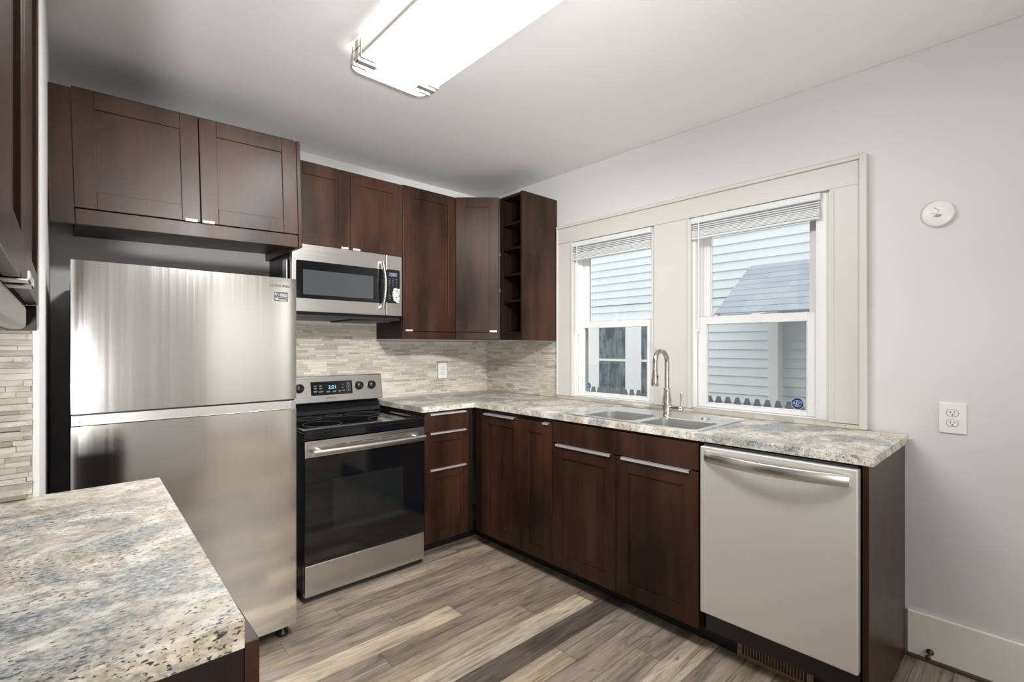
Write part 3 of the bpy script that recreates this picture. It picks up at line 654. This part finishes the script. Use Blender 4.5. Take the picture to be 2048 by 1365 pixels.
# ------------------------------------------------------------------ range
rg = thing('electric_range', 'stainless steel and black electric range between refrigerator and drawers', 'stove', (-1.37, -.35, 0))
GX = (-1.716, -1.029); GY = -.662
obj('body', MB().box((GX[0] + .004, GY + .036, .035), (GX[1] - .003, -.016, .846)), 'black_enamel', rg, .003)
ctm = MB().box((GX[0], GY + .002, .8465), (GX[1], -.135, .858)).box((GX[0], GY + .002, .812), (GX[1], GY + .034, .8465))
for a, b in (((GX[0], GY + .002), (GX[1], GY + .020)), ((GX[0], GY + .02), (GX[0] + .014, -.135)), ((GX[1] - .014, GY + .02), (GX[1], -.135))): ctm.box((a[0], a[1], .858), (b[0], b[1], .8625))
ck = obj('cooktop', ctm, 'black_glass', rg, .003)
ring = MB()
for cx_, cy_, r in ((-1.555, -.48, .098), (-1.215, -.50, .078), (-1.545, -.24, .072), (-1.215, -.255, .095), (-1.38, -.21, .045)):
    ring.tube([(cx_ + r * math.cos(a), cy_ + r * math.sin(a), .8583) for a in [2 * math.pi * i / 40 for i in range(41)]], .0011, 6, flat=(1, .3), cap=False)
obj('burner_ring', ring, 'mark_grey', ck)
# backguard: black curved foot, stainless leaning panel
bgp = MB(); prof = [(-.136, .8600), (-.128, .885), (-.104, .912), (-.090, .932), (-.030, .932), (-.016, .8600)]
bgp.prism([(p[0], p[1]) for p in prof], GX[0] + .004, -1.031, lambda p: (p[2], p[0], p[1])); bg_ = obj('backguard_foot', bgp, 'black_enamel', rg, .004)
pp = [(-.134, .932), (-.104, 1.094), (-.052, 1.094), (-.026, .932)]
pn = MB().prism(pp, GX[0] + .002, -1.012, lambda p: (p[2], p[0], p[1])); bk_ = obj('backguard', pn, 'stainless', rg, .006, seg=3)
sl_ = (.104 - .134) / (1.094 - .932) * -1
nrm = Vector((0, -1, -(.030 / .162))).normalized(); upv = Vector((0, .030, .162)).normalized()
Tb = lambda p: Vector((p[0], -.134, .932)) + upv * p[1] - Vector((0, 1, .0)) * 0 + Vector((0, -.162, .030)).normalized() * p[2]
dsp = obj('display_panel', MB().box((-1.484, .046, -.001), (-1.222, .130, .0025), Tb), 'black_glass', bk_, .003)
rotb = (math.radians(90) - math.atan2(.030, .162), 0, 0)
text('clock', '2:21', .030, Tb((-1.352, .092, .0030)), rotb, 'display_glow', dsp)
lab = MB()
for x, y_, w_ in ((-1.458, .105, .018), (-1.425, .105, .018), (-1.458, .090, .020), (-1.425, .090, .020), (-1.458, .072, .024), (-1.425, .070, .030), (-1.380, .068, .026), (-1.340, .068, .026), (-1.305, .068, .020), (-1.280, .070, .018), (-1.285, .108, .010), (-1.285, .088, .010)):
    lab.box((x - w_ / 2, y_ - .0018, .0025), (x + w_ / 2, y_ + .0018, .0029), Tb).box((x - w_ / 2 + .003, y_ - .0068, .0025), (x + w_ / 2 - .003, y_ - .0038, .0029), Tb)
for y_ in (.110, .090, .070):
    for e in ((-.012, -.008, .012, -.0068), (-.012, .0068, .012, .008), (-.012, -.008, -.0108, .008), (.0108, -.008, .012, .008)): lab.box((-1.248 + e[0], y_ + e[1], .0025), (-1.248 + e[2], y_ + e[3], .0029), Tb)
    lab.box((-1.252, y_ - .003, .0025), (-1.244, y_ + .003, .0029), Tb)
obj('button_labels', lab, 'mark_grey', dsp)
text('brand_lettering', 'SAMSUNG', .0125, Tb((-1.365, .027, .0010)), rotb, 'dark_ink', bk_, sx=1.15)
for x in (-1.640, -1.552, -1.176, -1.090):
    Tk = lambda p, x=x: Tb((x + p[0], .094 + p[1], p[2]))
    kb = obj('knob', MB().lathe([(.0275, 0), (.0275, .004), (.0245, .006), (.0235, .020), (.0215, .024), (.001, .025)], 28, Tk), 'black_plastic', bk_)
    obj('knob_grip', MB().box((-.0065, -.0215, .022), (.0065, .0215, .032), Tk), 'black_enamel', kb, .002)
# oven door
od = obj('oven_door', MB().box((GX[0], GY, .197), (GX[1], GY + .034, .8065)), 'black_enamel', rg, .003)
obj('door_glass', MB().box((GX[0] + .002, GY - .004, .199), (GX[1] - .002, GY - .0005, .7245)), 'black_glass', od, .0015)
obj('inner_window', MB().box((GX[0] + .14, GY - .0046, .335), (GX[1] - .14, GY - .0041, .60)), 'oven_screen', od)
tp = MB(); sw = (GX[1] - GX[0]) / 6
tp.box((GX[0] + .001, GY - .006, .725), (GX[1] - .001, GY - .0005, .806)); tpo = obj('door_trim', tp, 'stainless', od, .0015)
vs_ = MB()
for i in range(5):
    x = GX[0] + .150 + i * .088; vs_.box((x, GY - .0066, .7735), (x + .062, GY - .0058, .7775))
obj('vent_slot', vs_, 'slot_dark', tpo)
hp = []; 
for i in range(17):
    t_ = i / 16; hp.append((GX[0] + .030 + t_ * (GX[1] - GX[0] - .052), GY - .046 - .010 * math.sin(math.pi * t_), .757))
hb = MB().tube(hp, .0125, 16)
for x in (hp[1][0], hp[-2][0]): hb.tube([(x, GY - .006, .757), (x, GY - .046, .757)], .009, 12)
obj('handle', hb, 'handle_steel', od)
dr = obj('storage_drawer', MB().box((GX[0] + .002, GY - .004, .034), (GX[1] - .001, GY + .032, .190)), 'stainless', rg, .004)
obj('drawer_lip', MB().box((GX[0] + .002, GY + .002, .1905), (GX[1] - .001, GY + .032, .1965)), 'black_plastic', rg)
for x in (GX[0] + .05, GX[1] - .05):
    for y in (GY + .07, -.08): obj('foot', MB().lathe([(.018, 0), (.018, .012), (.010, .014), (.010, .036)], 16, lambda p, x=x, y=y: (x + p[0], y + p[1], .0006 + p[2])), 'black_plastic', rg)
obj('side_skirt', MB().box((GX[0] + .004, GY + .014, .012), (GX[1] - .003, GY + .03, .034)), 'black_plastic', rg)

# ------------------------------------------------------------------ microwave
mw = thing('microwave', 'stainless steel over-the-range microwave mounted above the stove', 'microwave', (-1.36, -.2, 1.432))
MX = (-1.690, -1.026); MY = -.405
obj('body', MB().box((MX[0] + .002, MY + .040, 1.455), (MX[1] - .002, -.014, 1.8385)), 'black_plastic', mw, .002)
obj('vent_base', MB().box((MX[0] + .004, MY + .020, 1.438), (MX[1] - .004, -.014, 1.4545)).prism([(MY + .03, 1.4375), (-.05, 1.4375), (-.06, 1.428), (MY + .05, 1.428)], -1.34, -1.08, lambda p: (p[2], p[0], p[1])), 'black_plastic', mw, .002)
XD = -1.1365
md = obj('door', MB().box((MX[0], MY, 1.4665), (XD - .001, MY + .039, 1.8385)), 'stainless', mw, .004, seg=3)
gp = MB().prism(rrect(MX[0] + .022, XD - .0015, 1.5405, 1.7465, .008), 0, .002, lambda p: (p[0], MY - .0004 - p[2], p[1]))
wn = obj('door_window', gp, 'black_glass', md)
obj('viewing_screen', MB().prism(rrect(-1.632, -1.222, 1.562, 1.698, .003), 0, .0006, lambda p: (p[0], MY - .0025 - p[2], p[1])), 'window_glass_dark', wn)
ph = []
for i in range(15):
    t_ = i / 14; ph.append((-1.168 + .006 * math.sin(math.pi * t_), MY - .014 - .026 * math.sin(math.pi * t_), 1.508 + t_ * .282))
hm = MB().tube(ph, .0125, 14, flat=(.75, 1.1))
for z_ in (1.513, 1.785): hm.tube([(-1.168, MY - .0005, z_), (-1.168, MY - .016, z_)], .011, 12)
obj('handle', hm, 'handle_steel', md)
cp = obj('control_panel', MB().box((XD + .001, MY, 1.4665), (MX[1], MY + .039, 1.8385)), 'stainless', mw, .004, seg=3)
kp = obj('keypad', MB().prism(rrect(XD + .0015, MX[1] - .0175, 1.5445, 1.7505, .008), 0, .002, lambda p: (p[0], MY - .0004 - p[2], p[1])), 'black_glass', cp)
obj('display', MB().box((-1.118, MY - .0032, 1.708), (-1.062, MY - .0022, 1.732)), 'lcd_grey', kp)
text('clock', '2:21', .019, (-1.088, MY - .0034, 1.720), RY, 'display_violet', kp, sx=.9)
kl = MB()
for c_ in range(3):
    for r_ in range(13):
        x = -1.114 + c_ * .0235; z_ = 1.6935 - r_ * .0102
        if c_ >= 1 and r_ > 5: continue
        w_ = .012 if r_ < 4 or r_ > 9 else .004
        kl.box((x - w_ / 2, MY - .0028, z_ - .0013), (x + w_ / 2, MY - .0023, z_ + .0013))
obj('button_labels', kl, 'mark_grey', kp)
pf = MB(); pts = [(-1.087, 1.632), (-1.078, 1.640), (-1.060, 1.634), (-1.0455, 1.637), (-1.0455, 1.549), (-1.062, 1.547), (-1.084, 1.560), (-1.094, 1.585), (-1.094, 1.610)]
pf.prism(pts, .0024, .0042, lambda p: (p[0], MY - p[2], p[1])); obj('peeling_film', pf, 'peel_film', kp)
obj('wall_spacer', MB().box((MX[0] - .014, -.36, 1.47), (MX[0] - .008, -.30, 1.75)), 'stainless', mw)

# ------------------------------------------------------------------ dishwasher
dw = thing('dishwasher', 'stainless steel dishwasher with a bowed bar handle at the counter end', 'dishwasher', (-.33, -2.43, 0))
DY = (-2.169, -2.711)
obj('tub', MB().box((-.614, DY[1] + .003, .10), (-.03, DY[0] - .003, CU - .004)), 'black_plastic', dw)
obj('control_strip', MB().box((-.640, DY[1] + .004, .8705), (-.6145, DY[0] - .004, .8785)), 'black_plastic', dw, .002)
dd = obj('door', MB().box((-.662, DY[1], .190), (-.6145, DY[0], .8695)), 'stainless_dishwasher', dw, .004, seg=3)
obj('kick_panel', MB().box((-.560, DY[1] + .003, .092), (-.545, DY[0] - .003, .186)), 'kick_black', dw)
vs = []; K = 24
for i in range(K + 1):
    t_ = i / K; yy = DY[0] - .022 - t_ * .498; bow = math.sin(math.pi * t_) ** .8 if 0 < t_ < 1 else 0
    xo = -.668 - .050 * bow; hh = .0215
    for a in range(12):
        an = 2 * math.pi * a / 12; vs.append((xo - .006 * math.cos(an), yy, .832 + hh * math.sin(an) * (1 if abs(math.sin(an)) < .9 else 1)))
fs = [(i * 12 + j, i * 12 + (j + 1) % 12, (i + 1) * 12 + (j + 1) % 12, (i + 1) * 12 + j) for i in range(K) for j in range(12)]
hm = MB().add(vs, fs, smooth=True); hm.add(vs[:12], [tuple(range(11, -1, -1))]); hm.add(vs[-12:], [tuple(range(12))])
for yy in (DY[0] - .035, DY[0] - .507): hm.box((-.672, yy - .010, .820), (-.6622, yy + .010, .844))
obj('handle', hm, 'handle_steel', dd)

# ------------------------------------------------------------------ ceiling light
cl = thing('ceiling_light', 'long flat white fluorescent ceiling light with metal corner clips', 'ceiling light', (-1.56, -1.83, 2.405))
LX = (-1.735, -1.388); LY = (-2.46, -1.212)
obj('housing', MB().box((LX[0] + .06, LY[0] + .07, 2.434), (LX[1] - .06, LY[1] - .07, CZ - .001)), 'white_plastic', cl, .004)
lp0 = rrect(LX[0], LX[1], LY[0], LY[1], .045, 6); lp1 = rrect(LX[0] + .006, LX[1] - .006, LY[0] + .006, LY[1] - .006, .042, 6); k = len(lp0)
df = MB(); vs = [(p[0], p[1], 2.424) for p in lp0] + [(p[0], p[1], 2.411) for p in lp0] + [(p[0], p[1], 2.405) for p in lp1]
df.add(vs, [(q * k + i, q * k + (i + 1) % k, (q + 1) * k + (i + 1) % k, (q + 1) * k + i) for q in range(2) for i in range(k)], smooth=True)
df.add(vs[2 * k:], [tuple(range(k))])
obj('diffuser', df, 'diffuser', cl)
obj('glow_shield', MB().prism(rrect(LX[0] + .003, LX[1] - .003, LY[0] + .003, LY[1] - .003, .043, 6), 2.4242, 2.4270), 'white_plastic', cl)  # opaque plate added to keep the diffuser's glow off the ceiling
obj('edge_band', MB().add([(p[0] - (0.0012 if p[0] < -1.56 else -.0012), p[1] + (.0012 if p[1] > -1.8 else -.0012), zz) for zz in (2.413, 2.4285) for p in lp0] + [(p[0], p[1], zz) for zz in (2.413, 2.4285) for p in lp0], 
    [(i, (i + 1) % k, k + (i + 1) % k, k + i) for i in range(k)] + [(2 * k + i, 2 * k + (i + 1) % k, 3 * k + (i + 1) % k, 3 * k + i) for i in range(k)] + [(i, (i + 1) % k, 2 * k + (i + 1) % k, 2 * k + i) for i in range(k)] + [(k + i, k + (i + 1) % k, 3 * k + (i + 1) % k, 3 * k + i) for i in range(k)]), 'clip_nickel', cl)
for sx_, x in ((1, LX[0]), (-1, LX[1])):
    for y in (LY[1] - .085, LY[0] + .085):
        m_ = MB()
        for dy, hw, L, top in ((0, .0135, .078, 2.485), (.036, .0052, .052, 2.474), (-.036, .0052, .052, 2.474)):
            m_.box((x - sx_ * .0062, y + dy - hw, 2.4012), (x + sx_ * L, y + dy + hw, 2.4045)); m_.box((x - sx_ * .0062, y + dy - hw, 2.4012), (x - sx_ * .0026, y + dy + hw, top))
        m_.box((x - sx_ * .0062, y - .038, 2.446), (x - sx_ * .0028, y + .038, 2.452)); m_.box((x - sx_ * .006, y - .006, 2.458), (x + sx_ * .064, y + .006, 2.462))
        obj('corner_clip', m_, 'clip_nickel', cl, .0008)

# ------------------------------------------------------------------ small wall things
def outlet(T, w, h, label, flip=False):
    o = T((0, 0, 0)); root = thing('wall_outlet', label, 'outlet', T((0, -h / 2, 0)), 'white wall outlets')
    obj('cover_plate', MB().prism(rrect(-w / 2, w / 2, -h / 2, h / 2, .004), 0, .0055, T), 'white_plastic', root, .002)
    for s_ in (1, -1):
        cy = s_ * h * .165
        rc = obj('receptacle', MB().prism([(.0165 * math.cos(a) * 1.0, cy + max(-.0118, min(.0118, .0165 * math.sin(a)))) for a in [2 * math.pi * i / 32 for i in range(32)]], .0056, .0072, T), 'white_plastic', root, .0006)
        sl = MB().box((-.0072, cy - .001, .0072), (-.0052, cy + .0072, .0076), T).box((.0052, cy, .0072), (.0070, cy + .0068, .0076), T)
        sl.prism([(.0024 * math.cos(a), cy - .0062 + .0024 * math.sin(a)) for a in [2 * math.pi * i / 12 for i in range(12)]], .0072, .0076, T)
        obj('slots', sl, 'slot_dark', rc)
        obj('outline', MB().tube([T((.0178 * math.cos(a), cy + max(-.0128, min(.0128, .0178 * math.sin(a))), .0057)) for a in [2 * math.pi * i / 32 for i in range(33)]], .0005, 5, cap=False), 'mark_grey', rc)
    obj('screw', MB().lathe([(.003, .0055), (.003, .0066), (.0005, .0068)], 12, T), 'white_plastic', root)
outlet(frame((-.0005, -2.8815, .996), (0, -1, 0), (-1, 0, 0)), .082, .121, 'white double outlet on the bare wall right of the counter end')
outlet(frame((-.4485, -.0035, 1.090), (1, 0, 0), (0, -1, 0)), .080, .118, 'white outlet in the stone backsplash right of the stove')
ch = thing('door_chime', 'round white plastic chime disc high on the bare right wall', 'chime', (-.012, -2.839, 1.76))
Tc = frame((-.0005, -2.839, 1.811), (0, -1, 0), (-1, 0, 0))
obj('disc', MB().lathe([(.044, 0), (.049, .003), (.0515, .010), (.0505, .017), (.046, .0205), (.001, .0215)], 48, Tc), 'white_plastic', ch)
mk = MB()
mk.tube([Tc(p) for p in ((-.012, .024, .0217), (.004, .011, .0219), (-.002, .000, .0219), (-.025, .005, .0214))], .0008, 6)
for r_, w_ in ((.006, .0012), (.0105, .0012), (.015, .0012)):
    mk.tube([Tc((r_ * 1.05 * math.sin(math.radians(a)) + .0, -.0045 - r_ * .85 * math.cos(math.radians(a)) + .003, .0216)) for a in range(-55, 56, 11)], w_, 6)
obj('printed_mark', mk, 'mark_grey', ch)
ds = thing('door_stop', 'small dark metal door stop on the white baseboard', 'door stop', (-.03, -2.815, .036))
Ts = frame((-.0165, -2.815, .046), (0, -1, 0), (-1, 0, 0))
obj('base', MB().lathe([(.0125, 0), (.0125, .004), (.008, .009), (.0045, .012)], 18, Ts), 'bronze_dark', ds)
obj('stem', MB().tube([Ts((0, 0, .010)), Ts((0, -.002, .045))], .0042, 10), 'bronze_dark', ds); obj('tip', MB().lathe([(.006, .044), (.009, .047), (.009, .056), (.006, .059)], 16, Ts), 'bronze_dark', ds)
# floor register leaning on the toe kick
vr = thing('vent_register', 'brown metal vent register with upright slots at the toe kick below the dishwasher', 'vent', (-.52, -2.405, 0))
Tv0 = Vector((-.5350, -2.268, .0012)); up_ = Vector((.006, 0, .066)).normalized(); out_ = Vector((-.066, 0, .006)).normalized()
Tv = lambda p: Tv0 + Vector((0, -1, 0)) * p[0] + up_ * p[1] + out_ * p[2]
vw, vh = .278, .066; vb = MB().box((0, 0, 0), (vw, .0135, .0045), Tv).box((0, vh - .0135, 0), (vw, vh, .0045), Tv).box((0, .0135, 0), (.018, vh - .0135, .0045), Tv).box((vw - .022, .0135, 0), (vw, vh - .0135, .0045), Tv)
obj('face_frame', vb, 'bronze', vr, .001)
ns = 21; sl = MB()
for i in range(1, ns):
    x = .018 + (vw - .040) * i / ns; sl.box((x - .0018, .0134, .0005), (x + .0018, vh - .0134, .0038), Tv)
obj('louver', sl, 'bronze', vr); obj('damper', MB().box((.010, .008, -.0012), (vw - .010, vh - .008, -.0002), Tv), 'slot_dark', vr)
obj('screw', MB().lathe([(.003, .0046), (.003, .0056), (.0005, .006)], 10, lambda p: Tv((.009 + p[0], vh / 2 + p[1], p[2]))), 'bronze_dark', vr)

# ------------------------------------------------------------------ outside
struct('ground', MB().box((.141, -9, -.75), (12, 14, -.65)), 'soil')
HX = 3.30
nh = thing('neighbour_house', 'neighbouring house with white lap siding seen through both windows', 'house', (HX + 1, 1, -.65))
sd = MB(); ex = .105
def siding(x, y0, y1, z0, z1):
    z = z0
    while z < z1:
        zt = min(z + ex, z1)
        sd.add([(x - .024, y0, z), (x - .024, y1, z), (x - .002, y1, zt), (x - .002, y0, zt), (x, y0, z), (x, y1, z)], [(0, 1, 2, 3), (0, 4, 5, 1)]); z += ex
YC = -1.06
siding(HX, -7, 9, 1.87, 4.9); siding(HX, YC, 9, -.65, 1.86); siding(HX + .14, -7, YC, -.65, 1.86)
obj('siding', sd, 'lap_siding', nh)
obj('house_core', MB().box((HX + .02, YC, -.65), (HX + 2.6, 9, 4.9)).box((HX + .02, -7, 1.875), (HX + 2.6, YC, 4.9)).box((HX + .16, -7, -.65), (HX + 2.6, YC, 1.87)), 'house_trim', nh)
obj('corner_board', MB().box((HX - .025, YC - .055, -.65), (HX + .14, YC + .045, 1.85)), 'house_trim', nh)
# house window opposite the left pane
hwm = MB(); 
for a, b in ((1.62, 1.34), (.88, .62), (.16, -.02)): hwm.box((HX - .04, a, -.1), (HX, b, 1.60))
hwm.box((HX - .04, 1.62, 1.545), (HX, -.02, 1.66)).box((HX - .05, 1.66, -.16), (HX, -.06, -.08))
wf_ = obj('window_casing', hwm, 'house_trim', nh, .004)
for a, b in ((1.34, .88), (.62, .16)):
    g_ = obj('window_pane', MB().box((HX - .031, a, -.08), (HX - .0275, b, 1.545)), 'old_glass', wf_)
    obj('muntin', MB().box((HX - .038, a, 1.060), (HX - .0315, b, 1.092)), 'house_trim', g_)
# lean-to roof on the neighbour's wall
rfm = MB(); nrow = 9; yA, yB = -.823, -4.6; zt, zb = 2.205, 1.607; xo = .92
for i in range(nrow):
    a0 = i / nrow; a1 = (i + 1) / nrow
    y = yA
    while y > yB:
        L = R.uniform(.16, .32); e = max(y - L, yB)
        p = lambda t, yy, h: (HX - .018 - xo * t - h * .5, yy, zt + (zb - zt) * t + h)
        rfm.add([p(a0, y, .004), p(a0, e, .004), p(a1, e, .009), p(a1, y, .009), p(a1, e, .0), p(a1, y, .0), p(a0, y, 0), p(a0, e, 0)], [(0, 1, 2, 3), (3, 2, 4, 5), (0, 3, 5, 6), (1, 7, 4, 2), (6, 5, 4, 7), (0, 6, 7, 1)]); y = e
rfo = obj('porch_roof', rfm, 'shingles', nh)
obj('rake_board', MB().add([(HX - .018, yA, 2.200), (HX - .018 - xo, yA, 1.602), (HX - .018 - xo, yA, 1.560), (HX - .018, yA, 2.150), (HX - .018, yA - .03, 2.200), (HX - .018 - xo, yA - .03, 1.602), (HX - .018 - xo, yA - .03, 1.560), (HX - .018, yA - .03, 2.150)],
    [(0, 1, 2, 3), (4, 7, 6, 5), (0, 4, 5, 1), (1, 5, 6, 2), (2, 6, 7, 3), (3, 7, 4, 0)]), 'house_trim', rfo)
# picket fence between the houses
fx0 = 1.2; fn = thing('picket_fence', 'grey wooden picket fence with pointed tops outside the windows', 'fence', (fx0, 0, -.65)); y = .42
while y > -2.35:
    w_ = .060
    obj('picket', MB().prism([(-w_ / 2, -.65), (w_ / 2, -.65), (w_ / 2, .815), (w_ / 2 - .019, .884), (-w_ / 2 + .019, .884), (-w_ / 2, .815)], 0, .018, lambda p, y=y: (fx0 + p[2], y + p[0], p[1] + .0)), 'fence_wood', fn); y -= .0725
obj('rail', MB().box((fx0 + .0185, -2.4, .55), (fx0 + .055, .5, .63)), 'fence_wood', fn); obj('rail', MB().box((fx0 + .0185, -2.4, -.35), (fx0 + .055, .5, -.27)), 'fence_wood', fn)
